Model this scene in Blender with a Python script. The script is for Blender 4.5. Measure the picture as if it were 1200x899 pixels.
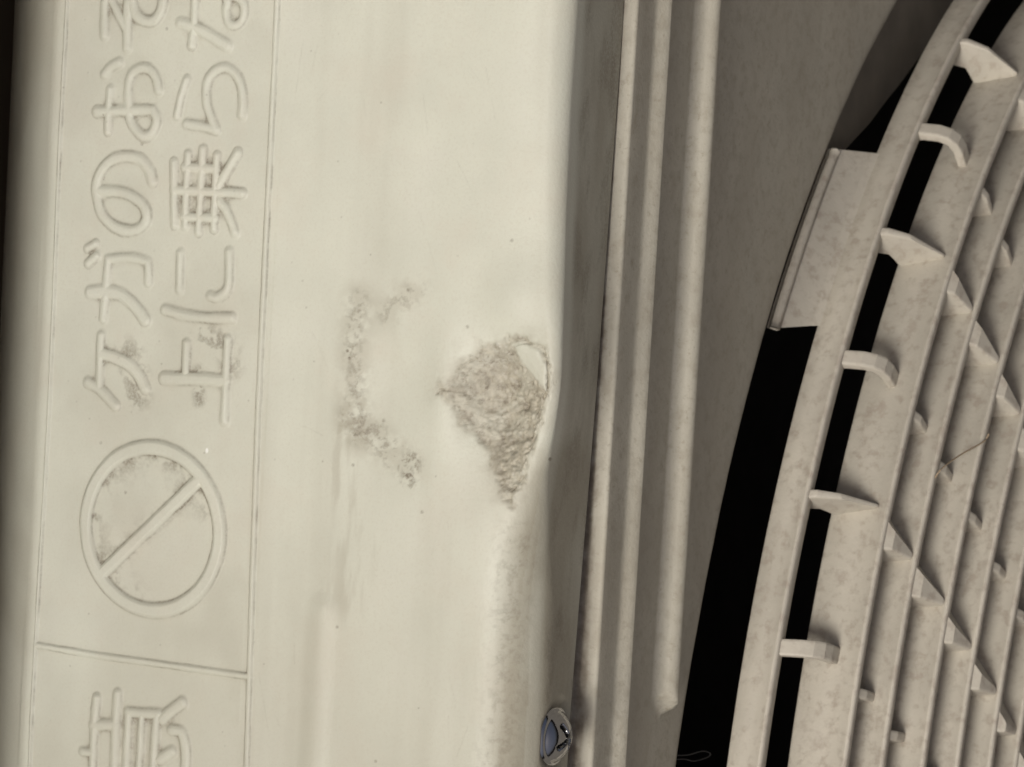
import bpy, bmesh, math, random
import numpy as np
from mathutils import Matrix, Vector

for o in list(bpy.data.objects):
    bpy.data.objects.remove(o, do_unlink=True)
scene = bpy.context.scene
COL = scene.collection
MM = 0.001                     # everything below is written in millimetres

# ---------------------------------------------------------------- camera
# x runs along the cabinet, y to its back, z up; origin on the front top edge
cd = bpy.data.cameras.new('camera')
cam = bpy.data.objects.new('camera', cd)
COL.objects.link(cam)
CAM_P = Vector((21.4918, -159.9146, 311.8294)) * MM
c_r = Vector((0.0572914, -0.8820738, -0.4676148))
c_u = Vector((0.9964987, 0.0790925, -0.0271049))
c_b = Vector((0.0608934, -0.4644246, 0.8835167))
cam.matrix_world = Matrix(((c_r.x, c_u.x, c_b.x, CAM_P.x), (c_r.y, c_u.y, c_b.y, CAM_P.y),
                           (c_r.z, c_u.z, c_b.z, CAM_P.z), (0, 0, 0, 1)))
cd.lens = 90.0
cd.sensor_width = 36.0
cd.sensor_fit = 'HORIZONTAL'
cd.clip_start = 0.01
cd.clip_end = 50.0
cd.dof.use_dof = True
cd.dof.focus_distance = 0.360
cd.dof.aperture_fstop = 60.0
scene.camera = cam

# ---------------------------------------------------------------- sky, sun, exposure
SUN_EL, SUN_AZ = 77.0, 255.0   # azimuth clockwise from +y: high above, from the cabinet's left and a little in front
world = bpy.data.worlds.new('World')
scene.world = world
world.use_nodes = True
wn = world.node_tree.nodes
wl = world.node_tree.links
sky = wn.new('ShaderNodeTexSky')
sky.sky_type = 'NISHITA'
sky.sun_disc = False
sky.sun_elevation = math.radians(SUN_EL)
sky.sun_rotation = math.radians(SUN_AZ)
sky.air_density = 0.4
sky.dust_density = 8.0
sky.ozone_density = 0.6
wl.new(sky.outputs['Color'], wn['Background'].inputs['Color'])
wn['Background'].inputs['Strength'].default_value = 0.082
sd = bpy.data.lights.new('sun', 'SUN')
sd.energy = 2.2
sd.angle = math.radians(20)
sd.color = (1.0, 0.975, 0.915)
sun = bpy.data.objects.new('sun', sd)
COL.objects.link(sun)
_e, _a = math.radians(SUN_EL), math.radians(SUN_AZ)
_d = Vector((math.cos(_e) * math.sin(_a), math.cos(_e) * math.cos(_a), math.sin(_e)))
sun.rotation_euler = _d.to_track_quat('Z', 'Y').to_euler()
sun.location = _d * 1.0
scene.view_settings.view_transform = 'Standard'
scene.view_settings.look = 'None'
scene.view_settings.gamma = 1.0
scene.view_settings.use_curve_mapping = False
scene.view_settings.exposure = -0.01
scene.render.resolution_x, scene.render.resolution_y = 1024, 767

# ---------------------------------------------------------------- materials
def mat(name, base, rough=0.5, var=0.05, vscale=60.0, bump=0.05, bscale=1500.0, metallic=0.0,
        dirt_shade=None, grime_shade=None, blotch=None, spec=0.4, bare=None, dscale=2200.0):
    m = bpy.data.materials.new(name)
    m.use_nodes = True
    n, l = m.node_tree.nodes, m.node_tree.links
    b = n['Principled BSDF']
    b.inputs['Metallic'].default_value = metallic
    b.inputs['Specular IOR Level'].default_value = spec
    tc = n.new('ShaderNodeTexCoord')

    def noise(scale, detail=4.0, rgh=0.6, stretch=None):
        t = n.new('ShaderNodeTexNoise')
        t.inputs['Scale'].default_value = scale
        t.inputs['Detail'].default_value = detail
        t.inputs['Roughness'].default_value = rgh
        if stretch:
            mp = n.new('ShaderNodeMapping')
            mp.inputs['Scale'].default_value = stretch
            l.new(tc.outputs['Object'], mp.inputs['Vector'])
            l.new(mp.outputs['Vector'], t.inputs['Vector'])
        else:
            l.new(tc.outputs['Object'], t.inputs['Vector'])
        return t.outputs['Fac']

    def ramp(sock, a, c):
        r = n.new('ShaderNodeMapRange')
        r.inputs['From Min'].default_value = a
        r.inputs['From Max'].default_value = c
        l.new(sock, r.inputs['Value'])
        return r.outputs['Result']

    def mul(s1, s2):
        k = n.new('ShaderNodeMath')
        k.operation = 'MULTIPLY'
        l.new(s1, k.inputs[0])
        if isinstance(s2, float):
            k.inputs[1].default_value = s2
        else:
            l.new(s2, k.inputs[1])
        return k.outputs[0]

    def mix(fac, a, c):
        k = n.new('ShaderNodeMix')
        k.data_type = 'RGBA'
        l.new(fac, k.inputs['Factor'])
        for s, v in ((k.inputs['A'], a), (k.inputs['B'], c)):
            if isinstance(v, tuple):
                s.default_value = (*v, 1)
            else:
                l.new(v, s)
        return k.outputs['Result']
    dk = tuple(c * (1 - var * 2) for c in base)
    lt = tuple(min(1, c * (1 + var)) for c in base)
    col = mix(ramp(noise(vscale), 0.3, 0.7), dk, lt)
    if blotch:                                           # uneven weathered film: (colour, scale, low, high, amount, stretch)
        for bc, bs, lo, hi, am, st in blotch:
            col = mix(mul(ramp(noise(bs, 6.0, 0.65, st), lo, hi), am), col, bc)
    if grime_shade:
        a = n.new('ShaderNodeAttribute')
        a.attribute_name = 'grime_shade'
        col = mix(a.outputs['Fac'], col, grime_shade)
    if bare:
        a = n.new('ShaderNodeAttribute')
        a.attribute_name = 'bare'
        prim = mix(ramp(noise(900.0, 5.0), 0.3, 0.7), tuple(c * 0.74 for c in bare), tuple(c * 1.12 for c in bare))
        col = mix(a.outputs['Fac'], col, prim)
    if dirt_shade:
        a = n.new('ShaderNodeAttribute')
        a.attribute_name = 'dirt_shade'
        col = mix(mul(a.outputs['Fac'], ramp(noise(dscale, 3.0), 0.15, 0.6)), col, dirt_shade)
        a = n.new('ShaderNodeAttribute')
        a.attribute_name = 'fleck'
        col = mix(a.outputs['Fac'], col, (0.76, 0.76, 0.71))
    l.new(col, b.inputs['Base Color'])
    rr = n.new('ShaderNodeMapRange')
    rr.inputs['To Min'].default_value = max(0.02, rough - 0.08)
    rr.inputs['To Max'].default_value = min(1, rough + 0.1)
    l.new(noise(vscale * 3), rr.inputs['Value'])
    l.new(rr.outputs['Result'], b.inputs['Roughness'])
    if bump:
        bp = n.new('ShaderNodeBump')
        bp.inputs['Strength'].default_value = bump
        bp.inputs['Distance'].default_value = 0.0006
        l.new(noise(bscale, 3.0, 0.5), bp.inputs['Height'])
        l.new(bp.outputs['Normal'], b.inputs['Normal'])
    return m

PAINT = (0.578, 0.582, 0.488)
M_TOP = mat('ivory_paint_weathered', PAINT, 0.52, 0.03, 70, 0.10, 1800, dirt_shade=(0.165, 0.14, 0.10), grime_shade=(0.33, 0.305, 0.235), bare=(0.40, 0.372, 0.292),
            blotch=[((0.55, 0.505, 0.415), 55, 0.5, 0.75, 0.5, None), ((0.59, 0.585, 0.505), 38, 0.5, 0.7, 0.5, None), ((0.50, 0.475, 0.385), 2400, 0.50, 0.66, 0.30, None)])
M_PANEL = mat('ivory_paint_front', (0.452, 0.428, 0.350), 0.6, 0.05, 50, 0.12, 1600, dscale=350.0, dirt_shade=(0.15, 0.12, 0.085), grime_shade=(0.36, 0.33, 0.26),
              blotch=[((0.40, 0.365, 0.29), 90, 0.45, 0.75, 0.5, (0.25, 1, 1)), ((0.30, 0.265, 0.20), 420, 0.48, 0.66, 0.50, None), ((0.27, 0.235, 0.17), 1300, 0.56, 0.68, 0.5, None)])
M_RIM = mat('dull_duct_rim', (0.22, 0.195, 0.155), 0.8, 0.1, 80, 0.05, 1400)
M_GRILLE = mat('tan_plastic', (0.465, 0.432, 0.360), 0.6, 0.06, 70, 0.12, 1400,
               blotch=[((0.32, 0.28, 0.23), 260, 0.50, 0.68, 0.45, None), ((0.31, 0.262, 0.21), 520, 0.50, 0.64, 0.5, None), ((0.48, 0.445, 0.378), 110, 0.5, 0.75, 0.45, None)])
M_BLACK = mat('black_shroud', (0.028, 0.027, 0.025), 0.8, 0.1, 80, 0.0, spec=0.1)
M_CHROME = mat('bright_zinc', (0.42, 0.425, 0.43), 0.09, 0.05, 400, 0.03, 900, metallic=1.0)
M_RECESS = mat('shaded_zinc', (0.12, 0.12, 0.13), 0.3, 0.1, 400, 0.0, metallic=1.0)  # darker copy of the zinc, paints shade into the cross slot
M_GROUND = mat('grey_concrete', (0.20, 0.185, 0.16), 0.9, 0.15, 9, 0.3, 120)
M_SHADE_WALL = mat('dark_brown_shade_wall', (0.14, 0.11, 0.07), 0.85, 0.12, 14, 0.2, 200)
M_STRAND = mat('dry_strand', (0.30, 0.23, 0.15), 0.8, 0.1, 800, 0.0)
M_WIRE = mat('grey_thread', (0.16, 0.155, 0.14), 0.6, 0.1, 800, 0.0)

# ---------------------------------------------------------------- helpers
def empty(name, loc=(0, 0, 0), parent=None):
    o = bpy.data.objects.new(name, None)
    o.empty_display_size = 0.02
    COL.objects.link(o)
    o.location = Vector(loc) * MM
    if parent:
        o.parent = parent
    return o

def link(name, me, m, parent=None, smooth=True):
    if m and not me.materials:
        me.materials.append(m)
    if smooth:
        me.polygons.foreach_set('use_smooth', np.ones(len(me.polygons), dtype=bool))
    o = bpy.data.objects.new(name, me)
    COL.objects.link(o)
    if parent:
        o.parent = parent
    return o

def mesh(name, verts, faces):
    me = bpy.data.meshes.new(name)
    me.from_pydata([tuple(c * MM for c in v) for v in verts], [], faces)
    me.update()
    return me

def grid_mesh(name, P, keep, attrs=None):
    """P (nu,nv,3) in mm, keep (nu-1,nv-1) bool: a mesh of the kept quads with point attributes."""
    nu, nv = P.shape[:2]
    ii, jj = np.nonzero(keep)
    a = ii * nv + jj
    quads = np.stack([a, a + 1, a + nv + 1, a + nv], 1)
    used, inv = np.unique(quads, return_inverse=True)
    inv = inv.reshape(-1)
    V = (P.reshape(-1, 3)[used] * MM).astype(np.float32)
    me = bpy.data.meshes.new(name)
    me.vertices.add(len(V))
    me.vertices.foreach_set('co', V.ravel())
    me.loops.add(len(inv))
    me.loops.foreach_set('vertex_index', inv.astype(np.int32))
    me.polygons.add(len(quads))
    me.polygons.foreach_set('loop_start', (np.arange(len(quads)) * 4).astype(np.int32))
    for k, A in (attrs or {}).items():
        at = me.attributes.new(k, 'FLOAT', 'POINT')
        at.data.foreach_set('value', A.reshape(-1)[used].astype(np.float32))
    me.update(calc_edges=True)
    me.validate()
    return me

_rng = np.random.RandomState(7)
_tab = _rng.rand(8, 256, 256)

def vnoise(x, y, s, k):
    t = _tab[k % 8]
    x = x / s + 31.7 * k
    y = y / s + 17.3 * k
    xi = np.floor(x).astype(int)
    yi = np.floor(y).astype(int)
    fx = x - xi
    fy = y - yi
    fx = fx * fx * (3 - 2 * fx)
    fy = fy * fy * (3 - 2 * fy)
    g = lambda a, b: t[a & 255, b & 255]
    return (g(xi, yi) * (1 - fx) * (1 - fy) + g(xi + 1, yi) * fx * (1 - fy)
            + g(xi, yi + 1) * (1 - fx) * fy + g(xi + 1, yi + 1) * fx * fy)

def fbm(x, y, s, k=0, octv=4, gain=0.55):
    r, a, t = 0, 1.0, 0
    for i in range(octv):
        r = r + a * vnoise(x, y, s, k + i)
        t += a
        a *= gain
        s *= 0.5
    return r / t

def sstep(a, b, x):
    t = np.clip((x - a) / (b - a), 0, 1)
    return t * t * (3 - 2 * t)

def smooth_line(pts, n=8):
    p = [np.array(q, float) for q in pts]
    p = [2 * p[0] - p[1]] + p + [2 * p[-1] - p[-2]]
    out = []
    for i in range(1, len(p) - 2):
        for t in np.arange(n) / n:
            out.append(0.5 * (2 * p[i] + (p[i + 1] - p[i - 1]) * t + (2 * p[i - 1] - 5 * p[i] + 4 * p[i + 1] - p[i + 2]) * t * t
                              + (3 * p[i] - p[i - 1] - 3 * p[i + 1] + p[i + 2]) * t ** 3))
    out.append(p[-2])
    return out

# ---------------------------------------------------------------- measured outlines on the top cover, (x, y) in mm
GLYPHS = {
    'ke': [
        ('line', 1.00, [(1.66, 74.21), (-5.89, 74.09)]),
        ('curve', 1.35, [(-1.13, 73.62), (-1.41, 71.61), (-2.22, 68.81), (-3.77, 66.84), (-5.56, 65.58)]),
        ('curve', 1.10, [(-5.54, 76.23), (-6.56, 73.84), (-8.72, 70.95)]),
    ],
    'ga': [
        ('line', 0.90, [(4.18, 73.93), (9.08, 73.65), (13.19, 73.5)]),
        ('curve', 0.95, [(13.19, 73.5), (13.65, 69.97), (13.39, 66.83), (12.72, 66.07), (10.14, 65.89)]),
        ('curve', 1.40, [(8.02, 76.61), (8.29, 73.92), (8.11, 71.11), (7.07, 68.96), (5.65, 67.18), (4.52, 66.08)]),
        ('line', 0.80, [(14.59, 77.53), (15.36, 76.09)]),
        ('line', 0.90, [(12.37, 77.28), (13.58, 75.76)]),
    ],
    'no': [
        ('curve', 1.15, [(25.1, 66.05), (26.93, 66.8), (28.39, 68.53), (28.63, 71.27), (27.83, 73.96), (25.9, 75.75), (23.82, 76.27), (21.61, 75.91), (19.6, 74.75), (18.17, 72.54), (17.63, 69.99), (18.25, 67.74), (19.67, 66.77), (21.32, 67.3), (22.45, 68.8), (23.34, 71.59), (23.34, 75.6)]),
    ],
    'o': [
        ('line', 0.90, [(38.61, 74.6), (36.56, 74.68), (32.33, 74.64)]),
        ('line', 1.10, [(35.22, 76.82), (35.75, 66.61)]),
        ('curve', 1.00, [(35.75, 66.61), (34.29, 65.78), (32.41, 66.49), (31.79, 67.93), (32.65, 69.41), (34.14, 70.56), (36.16, 71.0), (38.86, 71.25), (40.91, 70.75), (41.88, 69.15), (41.66, 67.46), (40.5, 66.27), (38.68, 65.73)]),
        ('curve', 1.00, [(40.79, 75.77), (41.83, 74.79), (42.63, 73.26)]),
    ],
    'so': [
        ('line', 1.00, [(46.56, 76.18), (49.36, 76.26), (53.68, 76.44)]),
        ('line', 0.90, [(53.68, 76.44), (51.54, 74.89), (49.14, 73.33), (47.39, 72.05)]),
        ('line', 1.10, [(44.86, 71.82), (49.03, 72.07), (55.73, 72.0)]),
        ('curve', 1.15, [(53.72, 71.57), (51.95, 71.31), (50.06, 70.73), (48.88, 69.1), (48.84, 67.39), (49.86, 66.22), (51.5, 65.7), (53.76, 65.68), (55.51, 66.24)]),
    ],
    'ue': [
        ('line', 0.95, [(2.78, 51.19), (-2.55, 51.17), (-9.26, 51.06)]),
        ('line', 1.35, [(-3.85, 62.17), (-3.52, 57.07), (-3.41, 51.26)]),
        ('line', 0.95, [(1.6, 58.4), (-2.48, 58.35)]),
    ],
    'ni': [
        ('curve', 1.10, [(6.28, 62.53), (5.78, 58.65), (5.64, 54.56), (5.89, 50.78)]),
        ('line', 0.90, [(14.86, 60.32), (9.48, 60.19)]),
        ('curve', 0.95, [(15.5, 51.74), (11.19, 51.48), (9.66, 51.98), (8.71, 53.54), (8.82, 54.57)]),
    ],
    'nori': [
        ('line', 0.85, [(28.21, 62.35), (23.81, 62.04), (18.99, 61.69)]),
        ('line', 0.80, [(29.44, 59.85), (23.91, 59.9), (18.88, 59.75)]),
        ('line', 0.85, [(30.22, 57.28), (24.02, 57.31), (18.13, 57.34)]),
        ('line', 0.80, [(29.44, 54.77), (24.14, 54.75), (18.7, 54.64)]),
        ('line', 0.95, [(27.47, 60.26), (27.5, 54.8)]),
        ('line', 1.00, [(24.06, 62.05), (24.09, 50.09)]),
        ('line', 0.95, [(20.19, 59.98), (20.27, 54.51)]),
        ('line', 0.95, [(25.03, 54.2), (29.95, 51.2)]),
        ('curve', 0.95, [(22.8, 53.91), (21.13, 52.31), (18.46, 50.94)]),
    ],
    'ra': [
        ('curve', 0.90, [(40.38, 60.74), (37.86, 61.59), (35.01, 62.14)]),
        ('line', 1.00, [(33.88, 60.34), (33.64, 57.89), (33.22, 55.24)]),
        ('curve', 0.95, [(33.22, 55.24), (34.69, 55.99), (36.66, 56.87), (39.15, 57.21), (40.82, 56.69), (42.01, 55.17), (42.22, 53.59), (41.26, 52.11), (39.47, 51.03), (37.5, 50.69), (35.5, 50.79)]),
    ],
    'na': [
        ('line', 0.95, [(53.05, 59.98), (48.94, 59.88), (45.45, 60.13)]),
        ('curve', 1.20, [(48.66, 62.3), (47.95, 59.67), (46.75, 56.57), (45.43, 53.94)]),
        ('curve', 0.95, [(53.34, 55.17), (52.62, 52.8), (51.89, 51.64), (50.66, 51.19), (49.18, 51.48), (48.42, 52.62), (48.9, 53.85), (50.63, 54.4), (51.87, 54.18), (53.34, 55.17), (54.07, 57.77)]),
        ('line', 0.90, [(54.03, 62.47), (55.79, 61.36)]),
    ],
    'i': [
        ('line', 1.00, [(-53.16, 71.74), (-57.38, 71.97), (-63.79, 71.92), (-69.95, 71.88)]),
        ('line', 1.00, [(-51.86, 67.99), (-56.82, 68.09), (-63.19, 67.96), (-69.86, 68.04)]),
        ('line', 1.15, [(-57.4, 72.13), (-56.68, 68.02)]),
        ('line', 1.15, [(-65.76, 71.96), (-65.41, 67.98)]),
        ('line', 0.95, [(-61.71, 73.81), (-61.55, 71.89)]),
        ('line', 0.95, [(-54.41, 65.78), (-57.8, 65.82), (-62.86, 65.76), (-66.91, 65.83)]),
        ('line', 0.80, [(-54.6, 63.41), (-58.74, 63.4), (-62.5, 63.41), (-66.8, 63.47)]),
        ('line', 0.95, [(-53.96, 60.71), (-58.37, 60.84), (-62.13, 60.92), (-66.41, 60.98)]),
        ('line', 1.10, [(-54.54, 65.77), (-54.06, 60.47)]),
        ('line', 1.10, [(-66.91, 65.83), (-66.41, 60.98)]),
        ('curve', 1.30, [(-54.71, 59.65), (-53.2, 58.03), (-51.8, 56.26)]),
        ('curve', 1.20, [(-56.13, 57.86), (-56.27, 56.15), (-58.58, 55.24), (-61.25, 55.08), (-64.76, 55.33)]),
        ('line', 1.20, [(-60.79, 59.75), (-59.32, 57.67)]),
        ('curve', 1.10, [(-67.05, 58.45), (-67.83, 56.85), (-68.5, 55.41)]),
    ],
}
BAR = [(-34.31, 72.05), (-18.68, 55.34)]
BORDER_BACK = [(65.9, 83.36), (51.84, 83.44), (20.01, 83.59), (-11.32, 83.31), (-41.85, 83.76), (-73.7, 83.83), (-87.06, 83.79)]
BORDER_FRONT = [(65.62, 45.7), (52.19, 45.61), (21.83, 45.5), (-8.08, 45.3), (-35.46, 44.81), (-63.53, 44.14), (-80.02, 43.89)]
BORDER_CROSS = [(-46.57, 83.48), (-46.69, 71.16), (-46.47, 58.59), (-46.25, 44.45)]
CHIP = [(-2.42, 15.63), (-0.59, 13.69), (1.68, 12.2), (3.42, 11.22), (4.48, 9.66), (5.27, 7.02), (5.61, 3.96), (5.88, 1.73), (5.19, -0.04), (2.47, -1.27), (-0.2, -1.57), (-2.04, -0.64), (-4.41, -0.4), (-8.04, 0.69), (-11.07, 1.55), (-14.08, 2.15), (-16.3, 3.07), (-15.48, 4.33), (-12.66, 5.86), (-11.01, 7.31), (-8.77, 8.81), (-7.16, 10.81), (-4.28, 12.09), (-2.86, 13.68)]
FLAKE = [(5.21, 4.6), (5.69, 2.77), (5.06, 0.09), (3.26, -0.82), (0.95, -1.37), (-0.69, -1.34), (0.0, 0.28), (1.75, 1.99), (3.52, 3.43)]
FLAKE_CRACK = [(4.97, 4.59), (5.63, 2.77), (5.63, 0.39), (4.75, -0.46), (2.7, -1.25), (-0.2, -1.57), (-1.57, -0.61)]
STAIN_A = [(9.86, 29.41), (6.43, 29.76), (2.77, 29.82), (-2.06, 29.23), (-5.73, 29.29), (-9.33, 28.49)]
STAIN_B = [(-6.97, 29.49), (-8.55, 26.55), (-10.17, 24.33), (-11.79, 22.12), (-12.88, 19.53)]
STAIN_C = [(11.91, 19.86), (10.84, 21.59), (9.53, 23.19), (8.22, 24.79)]
STAIN_D = [(-10.65, 29.55), (-16.82, 30.02), (-20.31, 28.09), (-27.68, 28.19), (-32.7, 29.03)]
STAIN_E = [(-11.67, 19.47), (-13.34, 19.22), (-14.94, 19.54)]
CRACK1 = [(0.91, 12.83), (2.47, 11.16), (2.91, 10.1)]
CRACK2 = [(-2.42, 15.63), (-1.75, 14.71), (-1.89, 11.97), (-2.29, 11.12)]
RIB = [(-35.01, 32.77), (-40.6, 32.86), (-49.31, 32.9), (-57.92, 32.95), (-68.09, 33.19)]
SPECKS = [(-10.19, -2.75), (-1.03, 8.77), (2.58, 30.81), (1.5, 30.45), (19.64, 5.28), (-19.17, 17.05), (30.64, 68.32), (-13.65, 28.93), (-6.91, 24.53), (47.75, 64.86), (-21.49, 68.36), (-14.48, 73.38), (-55.45, 22.32), (-37.14, 30.04), (7.33, 11.47), (11.82, 21.38)]
EDGE_DIRT_SHADE = [(-22.32, 1.62), (-29.5, 2.08), (-36.65, 2.15), (-45.05, 2.42), (-53.38, 2.82)]
CIRC = [(-26.48, 63.13)]
FLECKS = [(-13.86, 53.96), (-43.16, 64.87)]

GLYPH_LABEL = {'ke': 'raised katakana letter ke', 'ga': 'raised katakana letter ga', 'no': 'raised hiragana letter no',
               'o': 'raised hiragana letter o', 'so': 'raised hiragana letter so', 'ue': 'raised kanji for above',
               'ni': 'raised hiragana letter ni', 'nori': 'raised kanji for riding', 'ra': 'raised hiragana letter ra',
               'na': 'raised hiragana letter na', 'i': 'raised larger kanji below the dividing ridge'}

# ================================================================ the ground it stands on, and a dark backing with ledge added to shade its back edge
g = link('ground', mesh('ground', [(-5000, -6000, -540.5), (5000, -6000, -540.5), (5000, 2000, -540.5), (-5000, 2000, -540.5)], [(0, 1, 2, 3)]), M_GROUND, None, False)
g['kind'] = 'structure'
g['label'] = 'grey concrete ground under the unit'
wv_, wf_ = [], []
for x in (-1600, 1700):
    for y, z in ((137, -541), (137, 900), (260, 900), (260, -541)):
        wv_.append((x, y, z))
wf_ = [(0, 1, 2, 3), (7, 6, 5, 4), (0, 4, 5, 1), (1, 5, 6, 2), (2, 6, 7, 3), (3, 7, 4, 0)]
w = link('shade_wall', mesh('shade_wall', wv_, wf_), M_SHADE_WALL, None, False)
w['kind'] = 'structure'
w['label'] = 'dark brown slab added close behind the unit to shade its back edge'

sv, sf = [], []
for x in (-1590, 1690):
    for y, z in ((137.5, 66), (90, 62), (88, 64), (88, 88), (90, 90), (137.5, 100)):
        sv.append((x, y, z))
for k in range(6):
    sf.append((k, (k + 1) % 6, 6 + (k + 1) % 6, 6 + k))
sf += [(5, 4, 3, 2, 1, 0), (6, 7, 8, 9, 10, 11)]
link('shade_ledge', mesh('shade_ledge', sv, sf), M_SHADE_WALL, w, False)  # added ledge out of view; its penumbra darkens the back roll

# ================================================================ the outdoor unit
X0, X1 = -330.0, 450.0          # ends of the cabinet
YB = 122.0                       # its back
ZB = -540.0                     # its foot
unit = empty('air_conditioner', (0.5 * (X0 + X1), 48, ZB))
unit['label'] = 'ivory outdoor air conditioner unit with embossed warning, dented top edge and round fan grille'
unit['category'] = 'air conditioner'
INV = Vector(unit.location)

def part(name, me, m, parent=unit, smooth=True):
    o = link(name, me, m, parent, smooth)
    if parent is unit:
        o.location = -INV
    return o

# ---------------------------------------------------------------- top cover: one sheet, rolled at the back, folded at the front
xs = np.concatenate([np.linspace(X0, -78, 28)[:-1], np.linspace(-78, -72, 8)[:-1], np.arange(-72, 60, 0.14), np.linspace(60, 66, 8)[1:], np.linspace(66, X1, 40)[1:]])
nx = len(xs)
back = []                      # rolled back edge: (y, z) walked from the frame ridge outwards
_y, _z = 84.5, 0.0
for k in range(120):
    s = 0.4 * (k + 0.5)
    t = math.radians(np.interp(s, [0, 1.6, 16, 38, 48], [0, 24, 43, 50, 90]))
    _y += 0.4 * math.cos(t)
    _z -= 0.4 * math.sin(t)
    back.append((_y, _z))
y_text = np.arange(84.5, 44.0, -0.14)
n_mid, n_roll, n_fl = 230, 44, 70
Xc = xs[:, None]
bump_x = np.exp(-((xs - 1.5) / 13.0) ** 2)
r_f = np.interp(xs, [-330, -60, -30, -12, 6, 22, 60, 450], [8.5, 8.5, 7.6, 3.2, 1.7, 2.4, 3.0, 3.0])
z_f = np.interp(xs, [-330, -47, 0, 47, 450], [-16.2, -16.2, -18.6, -19.9, -19.9])
cols = []
for t in (-500, -120, -60):
    cols.append(np.stack([xs, np.full(nx, back[-1][0]), np.full(nx, float(t))], -1))
for yy, zz in reversed(back):
    cols.append(np.stack([xs, np.full(nx, yy), np.full(nx, zz)], -1))
for y in y_text:
    cols.append(np.stack([xs, np.full(nx, y), np.zeros(nx)], -1))
y_last = y_text[-1]
for k in range(1, n_mid + 1):
    y = y_last + (r_f - y_last) * k / n_mid
    cols.append(np.stack([xs, y, np.zeros(nx)], -1))
for k in range(1, n_roll + 1):
    a = math.pi / 2 * k / n_roll
    cols.append(np.stack([xs, r_f - r_f * math.sin(a), -r_f + r_f * math.cos(a)], -1))
for k in range(1, n_fl + 1):
    cols.append(np.stack([xs, np.zeros(nx), -r_f + (z_f + r_f) * k / n_fl], -1))
# the hem: the sheet turns in and up again behind its lower edge
cols.append(np.stack([xs, np.full(nx, 0.35), z_f - 0.25], -1))
cols.append(np.stack([xs, np.full(nx, 0.9), z_f], -1))
cols.append(np.stack([xs, np.full(nx, 0.9), z_f + 6], -1))
P = np.stack(cols, 1)
X, Y, Zz = P[..., 0].copy(), P[..., 1].copy(), P[..., 2].copy()
# the knock pushed the front edge outwards
w_edge = sstep(20, 1, Y) * np.clip((Zz - z_f[:, None]) / (-2.0 - z_f[:, None]), 0, 1) * (Y < 60)
push = np.interp(xs, [-60, -46, -34, -24, -13, -6, 0, 7, 13, 22, 40, 60], [1.5, 1.4, 0.7, 0.15, 0.9, 2.1, 2.7, 2.6, 2.0, 1.2, 0.8, 0.8])
push = np.convolve(np.pad(push, 30, mode='edge'), np.hanning(61) / np.hanning(61).sum(), 'valid')
P[..., 1] -= push[:, None] * w_edge
sag = np.interp(xs, [-60, -30, -14, 8, 20, 60], [0.014, 0.012, 0.0, 0.0, 0.014, 0.016])
P[..., 2] -= sag[:, None] * np.clip(9 - Y, 0, 9) ** 2 * sstep(-19, -1, Zz)
Q = P[..., 1] + np.where(Y < 60, 0.53, 0.0) * P[..., 2]                    # distance along the sheet, measured level at the fold
inner = (X > -77) & (X < 65)
H = np.zeros_like(Q)

def seg_dist(pts, reach, closed=False):
    """distance from every grid point to a polyline, only within reach"""
    D = np.full(Q.shape, 1e3)
    n = len(pts)
    for i in range(n if closed else n - 1):
        a, b = np.array(pts[i], float), np.array(pts[(i + 1) % n], float)
        lo, hi = np.minimum(a, b) - reach, np.maximum(a, b) + reach
        i0, i1 = np.searchsorted(xs, lo[0]), np.searchsorted(xs, hi[0])
        if i1 <= i0:
            continue
        jm = np.nonzero((Q[i0:i1] > lo[1]).any(0) & (Q[i0:i1] < hi[1]).any(0))[0]
        if len(jm) == 0:
            continue
        j0, j1 = jm[0], jm[-1] + 1
        px, py = X[i0:i1, j0:j1], Q[i0:i1, j0:j1]
        d = b - a
        t = np.clip(((px - a[0]) * d[0] + (py - a[1]) * d[1]) / max(d @ d, 1e-9), 0, 1)
        dd = np.hypot(px - a[0] - t * d[0], py - a[1] - t * d[1])
        D[i0:i1, j0:j1] = np.minimum(D[i0:i1, j0:j1], dd)
    return D

def poly_sd(pts):
    D = seg_dist(pts, 6.0, True)
    ins = np.zeros(Q.shape, bool)
    n = len(pts)
    for i in range(n):
        (ax, ay), (bx, by) = pts[i], pts[(i + 1) % n]
        c = (ay > Q) != (by > Q)
        ins ^= c & (X < (bx - ax) * (Q - ay) / (by - ay + 1e-12) + ax)
    return np.where(ins, -D, D)

upper = Zz > -10                                     # lettering lies on the level sheet only
GH = 0.46
owner = np.zeros(Q.shape, np.int8)
relief = np.zeros_like(Q)
names = list(GLYPHS)
wob = (fbm(X, Q, 2.2, 3, 2) - 0.5) * 0.22
for gi, g in enumerate(names):
    Dg = np.full(Q.shape, 1e3)
    for kind, w, pts in GLYPHS[g]:
        pl = smooth_line(pts) if kind == 'curve' else pts
        Dg = np.minimum(Dg, seg_dist(pl, 1.9) - 0.62 * w)
    Dg = Dg + wob
    relief = np.maximum(relief, GH * sstep(0.52, -0.55, Dg))
    owner[(Dg < 0.55) & inner] = gi + 1
# prohibition sign: a ring and a slanting bar
rc = np.hypot(X - CIRC[0][0], Q - CIRC[0][1])
Dc = np.abs(rc - 12.2) - 1.02
Db = seg_dist(BAR, 2.5) - 0.95
Db = np.where(rc < 12.2, Db, 1e3)
Ds = np.minimum(Dc, Db) + wob * 0.6
relief = np.maximum(relief, 0.54 * sstep(0.44, -0.50, Ds))
owner[(Ds < 0.48) & inner & upper] = 50
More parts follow.
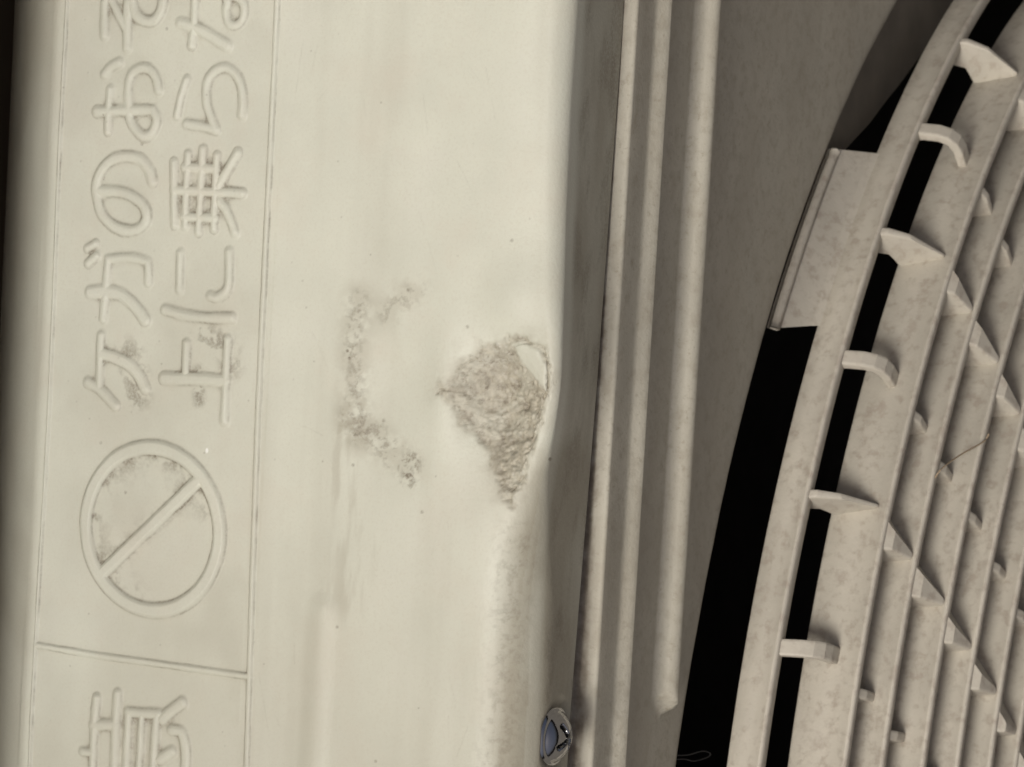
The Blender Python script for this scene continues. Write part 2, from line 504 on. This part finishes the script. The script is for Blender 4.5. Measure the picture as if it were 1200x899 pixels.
# the raised frame round the text
Df = np.minimum(np.minimum(seg_dist(BORDER_BACK, 1.5) - 0.16, seg_dist(BORDER_FRONT, 1.5) - 0.32), seg_dist(BORDER_CROSS, 1.5) - 0.34)
Df = Df + wob * 0.5
relief = np.maximum(relief, 0.34 * sstep(0.34, -0.2, Df))
owner[(Df < 0.38) & inner & (owner == 0)] = 51
relief *= (X > -90) & (X < 66)
H += relief
# a shallow pressed rib that starts beside the frame
dr = seg_dist(RIB, 5.0)
H += 0.36 * sstep(3.2, 0.0, dr) * (dr < 900)
# slight waves of the thin sheet
fl = sstep(2, 12, Y) * (Zz > -0.5)
H += (fbm(X, Q, 34, 1, 2) - 0.5) * 0.55 * fl + (fbm(X * 0.10, Q, 9, 6, 2) - 0.5) * 0.40 * fl * (Q < 44)
# the dent and the bulges round it
H += -2.6 * np.exp(-((X + 3.5) / 8.5) ** 2 - ((Q - 5.5) / 5.5) ** 2)
H += -0.85 * np.exp(-((X + 2) / 11) ** 2 - ((Q - 23) / 5) ** 2)
H += 0.95 * np.exp(-((X - 11) / 5.5) ** 2 - ((Q - 4.5) / 4.5) ** 2)
H += 0.75 * np.exp(-((X + 1) / 9.0) ** 2 - ((Q - 14.5) / 3.2) ** 2)
H += 0.55 * np.exp(-((X + 20) / 6.0) ** 2 - ((Q - 7) / 4.5) ** 2)
# chipped patch
sd_chip = poly_sd(CHIP) + (fbm(X, Q, 2.4, 2, 4) - 0.5) * 2.4
sd_flake = poly_sd(FLAKE) + (fbm(X, Q, 1.6, 5, 3) - 0.5) * 1.0
chip = sstep(0.7, -1.1, sd_chip - 0.5 + 1.3 * (fbm(X, Q, 0.8, 6, 3) - 0.5)) * sstep(-0.35, 0.45, sd_flake)
rough = (fbm(X, Q, 1.5, 4, 4, 0.62) - 0.5)
ridged = np.abs(fbm(X * 0.75, Q, 1.9, 6, 3) - 0.5)
grit = fbm(X, Q, 0.62, 1, 3, 0.6) - 0.5
grit2 = fbm(X * 0.8, Q, 0.38, 5, 2, 0.6) - 0.5
crumb = 0.55 + 0.75 * sstep(8, 1, Q) 
H += chip * crumb * (-0.16 + 0.85 * rough - 0.6 * ridged + 0.42 * grit + 0.38 * grit2)
blister = np.zeros_like(Q)
H += 0.22 * sstep(0.5, -1.2, sd_flake)
for ln, wd, dp in ((FLAKE_CRACK, 0.10, 0.18), (CRACK1, 0.11, 0.15), (CRACK2, 0.11, 0.15)):
    H -= dp * sstep(wd * 2, 0.0, seg_dist(smooth_line(ln), 1.0) + wob * 0.5)
owner[(sd_chip < 0.15) & inner] = 60
owner[(sd_flake < 0.10) & inner] = 61
for ln, wd in ((STAIN_A, 1.5), (STAIN_B, 1.2), (STAIN_E, 1.0)):
    blister = np.maximum(blister, sstep(wd * 2, wd * 0.3, seg_dist(smooth_line(ln), wd * 2.2)))
H += blister * (0.07 * grit + 0.05 * rough)
# dimple round the screw
SX, SZ = -50.2, -10.6
ds = np.hypot(X - SX, Zz - SZ)
H -= 0.7 * sstep(6.2, 4.2, ds) * (Y < 0.5) * (Zz < -3)

Tu = np.gradient(P, axis=0)
Tv = np.gradient(P, axis=1)
N = np.cross(Tv, Tu)
N /= np.linalg.norm(N, axis=-1, keepdims=True) + 1e-12
if N[nx // 2, 300, 2] < 0:
    N = -N
P = P + N * H[..., None]

# settled and rubbed-in soiling of the sheet; some terms paint shade or light falloff
def box(A, k):
    for ax in (0, 1):
        c = np.cumsum(A, axis=ax)
        z = np.zeros_like(np.take(c, [0], ax))
        c = np.concatenate([z, c], ax)
        n = A.shape[ax]
        i = np.arange(n)
        lo, hi = np.clip(i - k, 0, n), np.clip(i + k + 1, 0, n)
        A = (np.take(c, hi, ax) - np.take(c, lo, ax)) / (2 * k + 1)
    return A
fine = fbm(X, Q, 0.9, 0, 3)
mid = fbm(X, Q, 3.5, 2, 4)
solid = (relief > 0.2).astype(float)
dens = box(box(solid, 7), 5)
low = 1 - sstep(0.05, 0.3, relief)
dirt_shade = low * sstep(0.30, 0.62, dens) * 0.75 * sstep(0.25, 0.55, mid)
near = box(solid, 3) - box(solid, 9) * 0.3
dirt_shade += low * sstep(0.12, 0.4, near) * sstep(0.42, 0.66, mid) * 0.6
rim_band = sstep(0.0, 0.03, relief) * sstep(0.16, 0.06, relief)
dirt_shade += rim_band * sstep(0.54, 0.66, fbm(X, Q, 4.5, 6, 3)) * 0.32
# inside the ring: crust in the corners
edge_in = np.clip((11.4 - rc), 0, 20)
crn = np.exp(-edge_in / 1.6) * (rc < 11.6) + np.exp(-np.clip(Db, 0, 9) / 0.7) * (rc < 11.6) * 0.7
side = sstep(-4, 5, X - CIRC[0][0]) + 0.9 * sstep(3, -6, X - CIRC[0][0]) * sstep(-2, 4, Q - CIRC[0][1]) + 0.8 * sstep(0, 6, Q - CIRC[0][1])
dirt_shade += low * crn * np.clip(side, 0, 1) * sstep(0.42, 0.66, fbm(X, Q, 2.2, 1, 4)) * 1.0
def stain(line, wd, am, lo=0.42, hi=0.62, k=0, sc=1.6):
    d = seg_dist(smooth_line(line), wd * 2.2)
    return am * sstep(wd * 2.0, wd * 0.2, d) * sstep(lo, hi, fbm(X, Q, sc, k, 4))
sA = stain(STAIN_A, 1.3, 1.0, 0.43, 0.62, 3, 0.7)
dirt_shade += 0.46 * sA + 0.50 * stain(STAIN_B, 1.7, 1.0, 0.50, 0.64, 4, 0.8) + 0.36 * stain(STAIN_C, 1.3, 1.0, 0.55, 0.66, 5, 1.2)
dirt_shade += 0.7 * stain(STAIN_E, 1.1, 1.0, 0.50, 0.6, 6, 1.1) + 0.0
dirt_shade += stain(EDGE_DIRT_SHADE, 2.8, 0.34, 0.44, 0.70, 2, 0.7)
dirt_shade += low * stain([(3.5, 55.5), (1.5, 51.5), (-1.0, 50.5)], 1.6, 0.6, 0.48, 0.62, 1, 1.8) + low * stain([(-2.5, 56.0), (-6.5, 55.8)], 0.9, 0.7, 0.45, 0.6, 2, 1.4)
dirt_shade += low * stain([(-1, 69), (-4, 67.5), (-6.5, 67)], 2.0, 0.6, 0.48, 0.64, 3, 1.6)
dirt_shade += chip * (sstep(0.54, 0.70, fbm(X, Q, 1.1, 5, 4)) * 0.40 + sstep(-0.08, -0.22, grit + rough * 0.5) * 0.5)
bare = chip * (0.72 + 0.4 * sstep(0.35, 0.62, fbm(X, Q, 3.0, 7, 3)))
for i, s in enumerate(SPECKS):
    dirt_shade += 0.95 * sstep(0.34, 0.16, np.hypot(X - s[0], Q - s[1]) + 0 * X) * (1 if i < 4 else 0.55)
for k in range(70):                                  # scattered tiny specks
    sx, sq = _rng.uniform(-70, 55), _rng.uniform(2, 86)
    i0, i1 = np.searchsorted(xs, sx - 0.5), np.searchsorted(xs, sx + 0.5)
    dirt_shade[i0:i1] += _rng.uniform(0.15, 0.6) * sstep(0.22, 0.06, np.hypot(X[i0:i1] - sx, Q[i0:i1] - sq))
for ln in (FLAKE_CRACK, CRACK1, CRACK2):
    dirt_shade += 0.30 * sstep(0.24, 0.05, seg_dist(smooth_line(ln), 1.0) + wob * 1.3)
for k in range(26):
    sx, sq = _rng.uniform(-65, 52), _rng.uniform(6, 44)
    an, ln_ = _rng.normal(0, 0.5), _rng.uniform(2, 11)
    cx_, cq_ = sx + ln_ * math.cos(an), sq + ln_ * math.sin(an)
    dirt_shade += _rng.uniform(0.05, 0.16) * sstep(0.16, 0.03, seg_dist([(sx, sq), ((sx + cx_) / 2 + 0.2, (sq + cq_) / 2), (cx_, cq_)], 0.4)) * sstep(0.35, 0.6, mid)
# streaks and mottles on the folded front flange; an even brown tint corrects its light
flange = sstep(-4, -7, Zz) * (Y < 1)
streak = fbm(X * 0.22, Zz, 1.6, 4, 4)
dirt_shade += flange * (sstep(0.52, 0.72, streak) * 0.12 + 0.34 * sstep(0.46, 0.68, fbm(X * 0.5, Zz, 4.0, 2, 5)))
dirt_shade += flange * sstep(5.6, 4.2, ds) * 0.35 + flange * 0.16
grime_shade = 0.36 * sstep(5.5, 0.5, seg_dist(smooth_line(STAIN_D), 6.0)) * sstep(0.38, 0.66, fbm(X * 0.16, Q, 1.5, 3, 4)) + 0.36 * stain(STAIN_A, 2.3, 1.0, 0.25, 0.62, 2, 1.8)
grime_shade += 0.30 * stain(STAIN_B, 2.4, 1.0, 0.30, 0.62, 2, 1.8) + 0.25 * stain(STAIN_C, 2.2, 1.0, 0.3, 0.6, 3, 2.0)
grime_shade += 0.16 * sstep(0.42, 0.72, fbm(X * 0.10, Q, 7, 4, 4)) * (Q < 46) * (Zz > -2)
grime_shade += (0.22 * sstep(84.2, 86, Y) + 0.30 * sstep(86, 98, Y)) * (0.6 + 0.8 * fbm(X * 0.5, Y, 5, 3, 3))  # shade painted along the rolled back edge as a film
grime_shade += 0.34 * sstep(10, -75, X) * sstep(0.25, 0.6, fbm(X * 0.6, Q, 26, 6, 4)) * (Zz > -3) * (Y < 84)  # light falloff painted in as a blotchy film, stronger towards low x
grime_shade += flange * (0.38 + 0.35 * sstep(0.3, 0.7, fbm(X * 0.4, Zz, 6, 1, 3)))  # even part darkens the flange to correct its light; mottles are soiling
grime_shade += 0.30 * sstep(3.5, 0.5, np.clip(sd_chip, 0, 99)) * (sd_chip > 0) * sstep(0.3, 0.6, mid)
grime_shade += 0.62 * sstep(8.0, 2.5, seg_dist(smooth_line([(-14, -5.0)] + [(p[0], p[1] - 4.4) for p in EDGE_DIRT_SHADE] + [(-70, -2.0)]), 8.5)) * (0.55 + 0.9 * fbm(X * 0.35, Q, 2.5, 5, 4))  # soiling and soft shading painted together along the rolled front edge
grime_shade += 0.16 * sstep(0.5, 0.75, fbm(X, Q, 16, 5, 4)) * (Q > 46) + 0.12 * low * sstep(0.10, 0.4, dens) + 0.06 * low * (Q > 46) * (Q < 83.5) * (0.5 + mid)
dirt_shade += 0.15 * sstep(88, 98, Y) * (0.5 + fbm(X * 0.5, Y, 7, 5, 3))  # more painted shade on the back roll
fleck = np.zeros_like(Q)
for s in FLECKS[:1]:
    fleck = np.maximum(fleck, sstep(0.32, 0.18, np.hypot((X - s[0]) * 0.7, Q - s[1])))
for A in (dirt_shade, grime_shade):
    np.clip(A, 0, 0.92, out=A)
fade = sstep(-77, -67, X) * sstep(65, 56, X)
dirt_shade = dirt_shade * fade + (1 - fade) * 0.16 * flange
grime_shade = grime_shade * fade + (1 - fade) * (0.14 + 0.40 * flange + 0.3 * sstep(84, 92, Y) + 0.25 * fbm(X * 0.3, Q + Zz, 40, 3, 4) * sstep(-20, 0, Zz))  # past the detailed stretch the roll and flange keep their painted tone
ATTR = {'dirt_shade': dirt_shade, 'grime_shade': grime_shade, 'fleck': fleck, 'bare': bare * inner}

o4 = owner[:-1, :-1]
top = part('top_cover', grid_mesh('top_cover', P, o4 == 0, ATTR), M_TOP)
for gi, g in enumerate(names):
    if (o4 == gi + 1).any():
        c = part('embossed_character', grid_mesh('embossed_character', P, o4 == gi + 1, ATTR), M_TOP, top)
        c['label'] = GLYPH_LABEL[g]
c = part('prohibition_symbol', grid_mesh('prohibition_symbol', P, o4 == 50, ATTR), M_TOP, top)
c['label'] = 'raised circle with a slanting bar'
part('embossed_frame', grid_mesh('embossed_frame', P, o4 == 51, ATTR), M_TOP, top)
c = part('chipped_patch', grid_mesh('chipped_patch', P, o4 == 60, ATTR), M_TOP, top)
c['label'] = 'rough grey-brown patch where the paint has chipped off'
c = part('paint_flake', grid_mesh('paint_flake', P, o4 == 61, ATTR), M_TOP, top)
c['label'] = 'smooth pale flake of lifted paint'

# ---------------------------------------------------------------- front panel with pressed ledges and the fan opening
XO, ZO, RO = -97.38, -253.12, 202.7
PY = -2.0
LIP = 4.0
phi = np.radians(np.concatenate([np.arange(-88, -16, 2.0), np.arange(-16, 66, 0.2), np.arange(66, 88.1, 2.0)]))
px = XO + (RO + LIP) * np.sin(phi)
ampC = lambda t: sstep(-52.0 + 7.5 * abs(t - 0.42), -49.6 + 7.5 * abs(t - 0.42), px)                       # the pressed bead ends in a point here
prof = [(1.4, -8, 0), (1.4, -20.0, 0)]
for k in range(1, 7):                                # first ledge
    prof.append((1.4 - 2.9 * k / 6, -20.1 - 0.06 * k, 0))
for k in range(1, 6):
    a = math.pi / 2 * k / 5
    prof.append((-1.5 - 0.42 * math.sin(a), -20.5 - 0.5 * (1 - math.cos(a)), 0))
prof += [(-1.93, -22.5, 0), (-1.93, -24.5, 0), (-1.94, -26.0, 0), (-2.0, -26.5, 0), (-2.2, -27.0, 0)]
prof += [(-2.75, -27.6, 0), (-3.15, -28.2, 0), (-3.4, -28.7, 0), (-3.45, -29.05, 0), (-3.3, -29.3, 0), (-2.8, -29.4, 0), (-2.2, -29.5, 0), (-2.02, -29.8, 0)]
prof += [(-2.0, -30.5, 0), (-2, -32, 0), (-2, -34, 0), (-2, -36, 0), (-2, -38, 0), (-2, -39.6, 0)]
for k in range(0, 15):                               # bead, its third number says how much of it fades with ampC
    t = k / 14
    zz = -40.6 - 6.4 * t
    hgt = 3.1 * math.sin(math.pi * min(1, t ** 0.62)) ** 0.85 if 0 < t < 1 else 0.0
    prof.append((-2.0, zz, (hgt, t)))
prof += [(-2, -48.0, 0)]
rows = []
for (y, z, hgt) in prof:
    lift = hgt[0] * ampC(hgt[1]) if isinstance(hgt, tuple) else 0.0
    rows.append(np.stack([px, y - lift + 0 * px, np.full(len(px), z)], -1))
z_arc = ZO + (RO + LIP) * np.cos(phi)
for k in range(1, 25):
    t = (k / 24)
    rows.append(np.stack([px, np.full(len(px), PY), -48.0 + (z_arc + 48.0) * t], -1))
for k in range(1, 9):
    a = math.pi / 2 * k / 8
    rr = RO + LIP - LIP * math.sin(a)
    rows.append(np.stack([XO + rr * np.sin(phi), np.full(len(px), PY + LIP * (1 - math.cos(a))), ZO + rr * np.cos(phi)], -1))
rows.append(np.stack([XO + RO * np.sin(phi), np.full(len(px), PY + 13.0), ZO + RO * np.cos(phi)], -1))
FP = np.stack(rows, 1)
fx, fz = FP[..., 0], FP[..., 2]
wv = (fbm(fx, fz, 30, 2, 2) - 0.5) * 0.35 * sstep(-49, -56, fz)
FP[..., 1] += wv + (fbm(fx * 0.2, fz, 3.0, 4, 2) - 0.5) * 0.12
pd = np.zeros(fx.shape)
ragged = -20.1 + 0 * fx
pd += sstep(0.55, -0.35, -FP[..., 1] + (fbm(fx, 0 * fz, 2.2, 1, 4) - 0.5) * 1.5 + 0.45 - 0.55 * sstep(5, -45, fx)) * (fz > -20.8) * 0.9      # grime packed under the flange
pg = 0.4 * sstep(0.42, 0.7, fbm(fx * 0.3, fz, 9, 0, 4))
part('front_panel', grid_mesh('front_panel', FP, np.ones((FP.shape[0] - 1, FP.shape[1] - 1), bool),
                              {'dirt_shade': np.clip(pd, 0, 0.9), 'grime_shade': pg, 'fleck': np.zeros(fx.shape)}), M_PANEL)

def lathe(name, prof, a0, a1, n, closed_prof=True, axis=(XO, ZO), skew=0.0):
    """profile of (radius, y) turned about the fan axis between two angles (degrees from the top, towards +x)"""
    full = abs(a1 - a0) >= 359.9
    V, F = [], []
    m = len(prof)
    cnt = n if full else n + 1
    for i in range(cnt):
        a = math.radians(a0 + (a1 - a0) * i / n)
        for r, y in prof:
            ak = a + math.radians(skew) * (RO - r)
            V.append((axis[0] + r * math.sin(ak), y, axis[1] + r * math.cos(ak)))
    for i in range(n):
        i2 = (i + 1) % cnt
        for j in range(m if closed_prof else m - 1):
            j2 = (j + 1) % m
            F.append((i * m + j, i * m + j2, i2 * m + j2, i2 * m + j))
    if not full and closed_prof:
        F.append(tuple(range(m)))
        F.append(tuple((cnt - 1) * m + j for j in reversed(range(m))))
    return mesh(name, V, F)

# the rest of the sheet-metal cabinet
def quadstrip(name, pts, faces, m):
    return part(name, mesh(name, pts, faces), m, unit, False)
low_n = 48
V, F = [], []
for i in range(low_n + 1):
    a = math.radians(88 + (272 - 88) * i / low_n)
    sx, cz = math.sin(a), math.cos(a)
    V.append((XO + (RO + LIP) * sx, PY, ZO + (RO + LIP) * cz))
    if abs(sx) * 233 > 0 and abs(cz) < 0.7:
        V.append((XO + 232.0 * (1 if sx > 0 else -1), PY, ZO + 232.0 * cz / max(abs(sx), 0.3)))
    else:
        V.append((XO + 232.0 * sx / max(abs(cz), 0.3), PY, ZB + 4))
for i in range(low_n):
    F.append((2 * i, 2 * i + 1, 2 * i + 3, 2 * i + 2))
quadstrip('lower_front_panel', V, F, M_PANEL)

def slab(name, x0, x1, y0, y1, z0, z1, m, bev=1.5):
    bm = bmesh.new()
    bmesh.ops.create_cube(bm, size=1.0)
    for v in bm.verts:
        v.co = Vector(((x0 + x1) / 2 + v.co.x * (x1 - x0), (y0 + y1) / 2 + v.co.y * (y1 - y0), (z0 + z1) / 2 + v.co.z * (z1 - z0))) * MM
    if bev:
        bmesh.ops.bevel(bm, geom=list(bm.edges), offset=bev * MM, segments=2, affect='EDGES', profile=0.6)
    me = bpy.data.meshes.new(name)
    bm.to_mesh(me)
    bm.free()
    return part(name, me, m, unit, False)

slab('service_panel', XO + 206, X1 - 1, PY - 0.5, 4, ZB + 4, -22, M_PANEL)
slab('end_panel', X1 - 3, X1 - 0.5, 1, YB - 6, ZB + 4, -45, M_PANEL, 0.8)
slab('end_panel', X0 + 0.5, X0 + 3, 1, YB - 6, ZB + 4, -45, M_PANEL, 0.8)
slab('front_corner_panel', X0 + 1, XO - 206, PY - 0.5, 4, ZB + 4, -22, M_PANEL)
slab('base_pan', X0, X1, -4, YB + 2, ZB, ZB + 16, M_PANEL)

# ---------------------------------------------------------------- black fan duct behind the grille
duct = [(RO + 1.0, 11.2), (RO - 6, 16), (RO - 8, 40), (RO - 8, 92), (2.0, 92), (2.0, 94), (RO + 6, 94), (RO + 6, 11.2)]
part('fan_duct', lathe('fan_duct', duct, 0, 360, 160), M_BLACK)

V, F = [], []
NRIM = 180
for i in range(NRIM + 1):
    d = -20.0 + 150.0 * i / NRIM
    a = math.radians(d)
    w = float(np.interp(d, [38, 42, 44.5, 48, 53, 60], [2.5, 5.0, 9.0, 13.0, 16.0, 18.0]))
    for rr, y in ((RO + 4, 0.9), (RO - w, 0.9), (RO - w - 0.8, 1.7), (RO - w - 0.8, 6.0)):
        V.append((XO + rr * math.sin(a), y, ZO + rr * math.cos(a)))
for i in range(NRIM):
    for j in range(3):
        F.append((i * 4 + j, i * 4 + j + 1, i * 4 + j + 5, i * 4 + j + 4))
part('duct_rim', mesh('duct_rim', V, F), M_RIM)

# ---------------------------------------------------------------- fan grille: hoops, ribs and clips
grille = empty('fan_grille', (0, 0, 0), unit)
grille.location = -INV
hoops = [(198.5, -7.2, -13.2), (190.0, -13.9, -24.0), (183.0, -17.4, -27.7), (176.0, -21.8, -32.1), (169.0, -25.3, -35.6), (162.0, -28.5, -38.9),
         (155.0, -30.6, -41.2), (148.0, -32.4, -43.0), (141.0, -33.6, -44.4), (134.0, -34.6, -45.4), (127.0, -35.2, -46.0), (120.0, -35.6, -46.4)]
r = 113.0
while r > 50:
    hoops.append((r, -36.0, -46.8))
    r -= 7.0
for i, (R, yb, yf) in enumerate(hoops):
    th = 2.0 if i else 2.6
    lo = 0.9 if i else 0.4
    pr = [(R - th - lo, yb + 0.25), (R - 0.35 - lo, yb), (R - lo, yb - 0.3), (R - lo * 0.45, (yb + yf) / 2), (R - 0.10, yf + 0.95), (R + 0.12, yf + 0.72), (R + 0.14, yf + 0.40),
          (R + 0.02, yf + 0.16), (R - 0.3, yf), (R - th + 0.5, yf + 0.05), (R - th, yf + 0.5)]
    me = lathe('grille_hoop', pr, 0, 360, 300)
    link('grille_hoop', me, M_GRILLE, grille)
hub = [(0.01, -48), (40, -47.2), (44, -46), (46, -43), (46, -36), (43, -36), (43, -42), (0.01, -44)]
link('grille_hub', lathe('grille_hub', hub, 0, 360, 96, False), M_GRILLE, grille)

def rib_mesh(outline, w0, w1, name, wedge=False, shear=0.0):
    """outline in (y, radius); its half thickness goes from w0 at the outer end to w1 at the inner end; stands at the top of the circle"""
    ymin, ymax = min(o[0] for o in outline), max(o[0] for o in outline)
    bm = bmesh.new()
    L, Rr = [], []
    for y, rd in outline:
        t = (ymax - y) / (ymax - ymin)
        w = w0 + (w1 - w0) * t
        lw = w1 if wedge else w
        L.append(bm.verts.new(Vector((shear * t - lw, y, rd)) * MM))
        Rr.append(bm.verts.new(Vector((shear * t + (w * 2 - lw if wedge else w), y, rd)) * MM))
    n = len(outline)
    bm.faces.new(L)
    bm.faces.new(list(reversed(Rr)))
    for i in range(n):
        bm.faces.new((L[i], Rr[i], Rr[(i + 1) % n], L[(i + 1) % n]))
    bmesh.ops.recalc_face_normals(bm, faces=bm.faces)
    bmesh.ops.bevel(bm, geom=[e for e in bm.edges if abs(e.verts[0].co.x - e.verts[1].co.x) < 0.0008], offset=0.0004, segments=2, affect='EDGES', profile=0.6)
    me = bpy.data.meshes.new(name)
    bm.to_mesh(me)
    bm.free()
    me.materials.append(M_GRILLE)
    return me

STEP, FIRST = 7.2, 16.1
far_parts = []
for g in range(min(len(hoops) - 1, 16)):
    (Ra, ab, af), (Rb, bb, bf) = hoops[g], hoops[g + 1]
    ra, rb = Ra - 0.9, Rb - 0.8
    if g == 0:
        fin = [(ab - 1, Ra - 1.0), (af + 0.6, Ra - 0.3), (af - 1.2, Ra - 0.6), (af - 4.5, Ra - 2.6), (bf + 1.8, Rb + 0.3), (bf + 2.4, rb), (bb - 0.4, rb), (bb + 0.5, Rb + 2.6), (ab - 1, Ra - 3.6)]
        post = [(ab - 1, Ra - 0.9), (af + 0.5, Ra - 0.5), (af - 3.0, Ra - 1.2), (af - 5.0, Ra - 2.2), (af - 6.3, Ra - 3.8), (af - 6.8, Ra - 6.0), (af - 6.9, Rb - 0.6),
                (af - 5.4, Rb - 0.6), (af - 5.1, Ra - 5.4), (af - 4.4, Ra - 3.9), (af - 3.0, Ra - 3.0), (af - 0.5, Ra - 2.5), (ab - 1, Ra - 2.6)]
    else:
        fin = [(af + 2.2, ra), (af + 0.1, Ra - 0.7), (af - 1.2, Ra - 1.5), (bf + 0.8, Rb + 0.35), (bf + 1.4, rb), (af + 3.2, rb)]
        post = [(af + 3.2, ra), (af + 1.0, Ra - 1.0), (af + 0.1, Ra - 2.0), (af - 0.5, Ra - 3.6), (af - 0.6, rb), (af + 3.0, rb)]
    mf = rib_mesh(fin, 1.0 if g == 0 else 4.2, 0.3 if g == 0 else 0.5, 'grille_rib', g > 0, 2.5 if g == 0 else 0.9)
    mp = rib_mesh(post, 1.3 if g == 0 else 1.0, 1.4 if g == 0 else 0.8, 'grille_rib', False, 1.3 if g == 0 else 0.4)
    shift = [0, -1.3, -3.0, -4.8, -6.8][g] if g < 5 else -6.8 - 2.0 * (g - 4)
    for k in range(50):
        ang = FIRST + STEP * k + shift
        ang = (ang + 180) % 360 - 180
        me = mf if k % 2 == 1 else mp
        mw = Matrix.Translation(Vector((XO, 0, ZO)) * MM) @ Matrix.Rotation(math.radians(ang), 4, 'Y') @ Matrix.Rotation(math.radians(0), 4, 'Z')
        if -6 < ang < 64 and g < 9:
            o = bpy.data.objects.new('grille_rib', me)
            COL.objects.link(o)
            o.parent = grille
            o.matrix_local = mw
        else:
            far_parts.append((me, mw))
bm = bmesh.new()
for me, mw in far_parts:
    n0 = len(bm.verts)
    bm.from_mesh(me)
    bm.verts.ensure_lookup_table()
    for v in bm.verts[n0:]:
        v.co = mw @ v.co
me = bpy.data.meshes.new('far_grille_ribs')
bm.to_mesh(me)
bm.free()
o = link('far_grille_ribs', me, M_GRILLE, grille, False)
o['kind'] = 'stuff'

# clips that reach from the outer hoop back to the edge of the opening
for a0, a1 in ((31.1, 41.9), (123, 132), (213, 222), (303, 312)):
    pr = [(RO - 0.3, -0.6), (RO - 0.1, -1.4), (RO - 0.9, -2.6), (198.7, -6.6), (197.6, -9.0), (196.0, -9.0), (197.0, -6.0), (RO - 2.4, -1.0)]
    t = link('mounting_tab', lathe('mounting_tab', pr, a0, a1, 24, skew=0.24), M_GRILLE, grille, False)
    rim = [(RO - 0.2, -1.0), (RO + 0.35, -1.6), (RO + 0.30, -2.5), (RO - 0.55, -2.9), (RO - 0.9, -2.2)]
    link('tab_rim', lathe('tab_rim', rim, a0 + 0.05, a1 - 0.05, 24), M_GRILLE, t, True)

# ---------------------------------------------------------------- screw in the flange
V, F = [], []
NA, NR = 120, 34
slots = []
RS = 4.1
for i in range(NR + 1):
    q = i / NR
    rr = RS * q
    for k in range(NA):
        a = 2 * math.pi * k / NA + 0.5
        h = 0.2 + 2.0 * max(0, 1 - (q / 0.90) ** 2.0) ** 0.8 if q < 0.97 else 0.1
        lx, lz = rr * math.cos(a), rr * math.sin(a)
        ca, sa = math.cos(0.55), math.sin(0.55)
        ux, uz = abs(lx * ca + lz * sa), abs(-lx * sa + lz * ca)
        m1, m2 = min(ux, uz), max(ux, uz)
        slot = (1 - min(1, max(0, (m1 - 0.36) / 0.14))) * (1 - min(1, max(0, (m2 - 2.1) / 0.4)))
        h -= slot * 1.4
        slots.append(slot)
        V.append((SX + lx, -(h + 0.62), SZ + lz))
for k in range(NA):
    a = 2 * math.pi * k / NA + 0.5
    V.append((SX + RS * math.cos(a), 0.7, SZ + RS * math.sin(a)))
for i in range(NR + 1):
    for k in range(NA):
        F.append((i * NA + k, i * NA + (k + 1) % NA, (i + 1) * NA + (k + 1) % NA, (i + 1) * NA + k))
sc = part('screw', mesh('screw', V, F), M_CHROME)
sc.data.materials.append(M_RECESS)
for pf in sc.data.polygons:
    if sum(slots[v] for v in pf.vertices if v < len(slots)) > 2.2:
        pf.material_index = 1
sc['label'] = 'bright metal cross-slot screw in the front flange'

# ---------------------------------------------------------------- stray strands caught in the grille
def tube(name, pts, rad, m):
    pts = smooth_line(pts, 6)
    pts = [Vector(p) for p in pts]
    V, F = [], []
    n = 6
    for i, p in enumerate(pts):
        d = (pts[min(i + 1, len(pts) - 1)] - pts[max(i - 1, 0)]).normalized()
        a = d.orthogonal().normalized()
        b2 = d.cross(a)
        for k in range(n):
            w = 2 * math.pi * k / n
            V.append(tuple(p + (a * math.cos(w) + b2 * math.sin(w)) * rad))
    for i in range(len(pts) - 1):
        for k in range(n):
            F.append((i * n + k, i * n + (k + 1) % n, (i + 1) * n + (k + 1) % n, (i + 1) * n + k))
    return link(name, mesh(name, V, F), m)

st = tube('dry_strand', [(-15.5, -27.6, -90.2), (-13.73, -28.9, -89.7), (-11.7, -30.2, -94.5), (-9.57, -32.3, -99.9), (-8.2, -33.0, -100.6)], 0.13, M_STRAND)
st['label'] = 'thin brown dry strand stretched between two hoops of the fan grille'
st['category'] = 'strand'
lp = tube('thread_loop', [(-60.6, 1.0, -58.0), (-60.89, 0.4, -61.0), (-60.83, -0.2, -65.0), (-61.9, 0.2, -69.3), (-62.7, 0.8, -69.8), (-62.7, 1.2, -65.3), (-61.8, 1.2, -61.5), (-61.2, 1.6, -57.0)], 0.07, M_WIRE)
lp['label'] = 'thin grey thread loop in the dark gap beside the fan grille'
lp['category'] = 'thread'
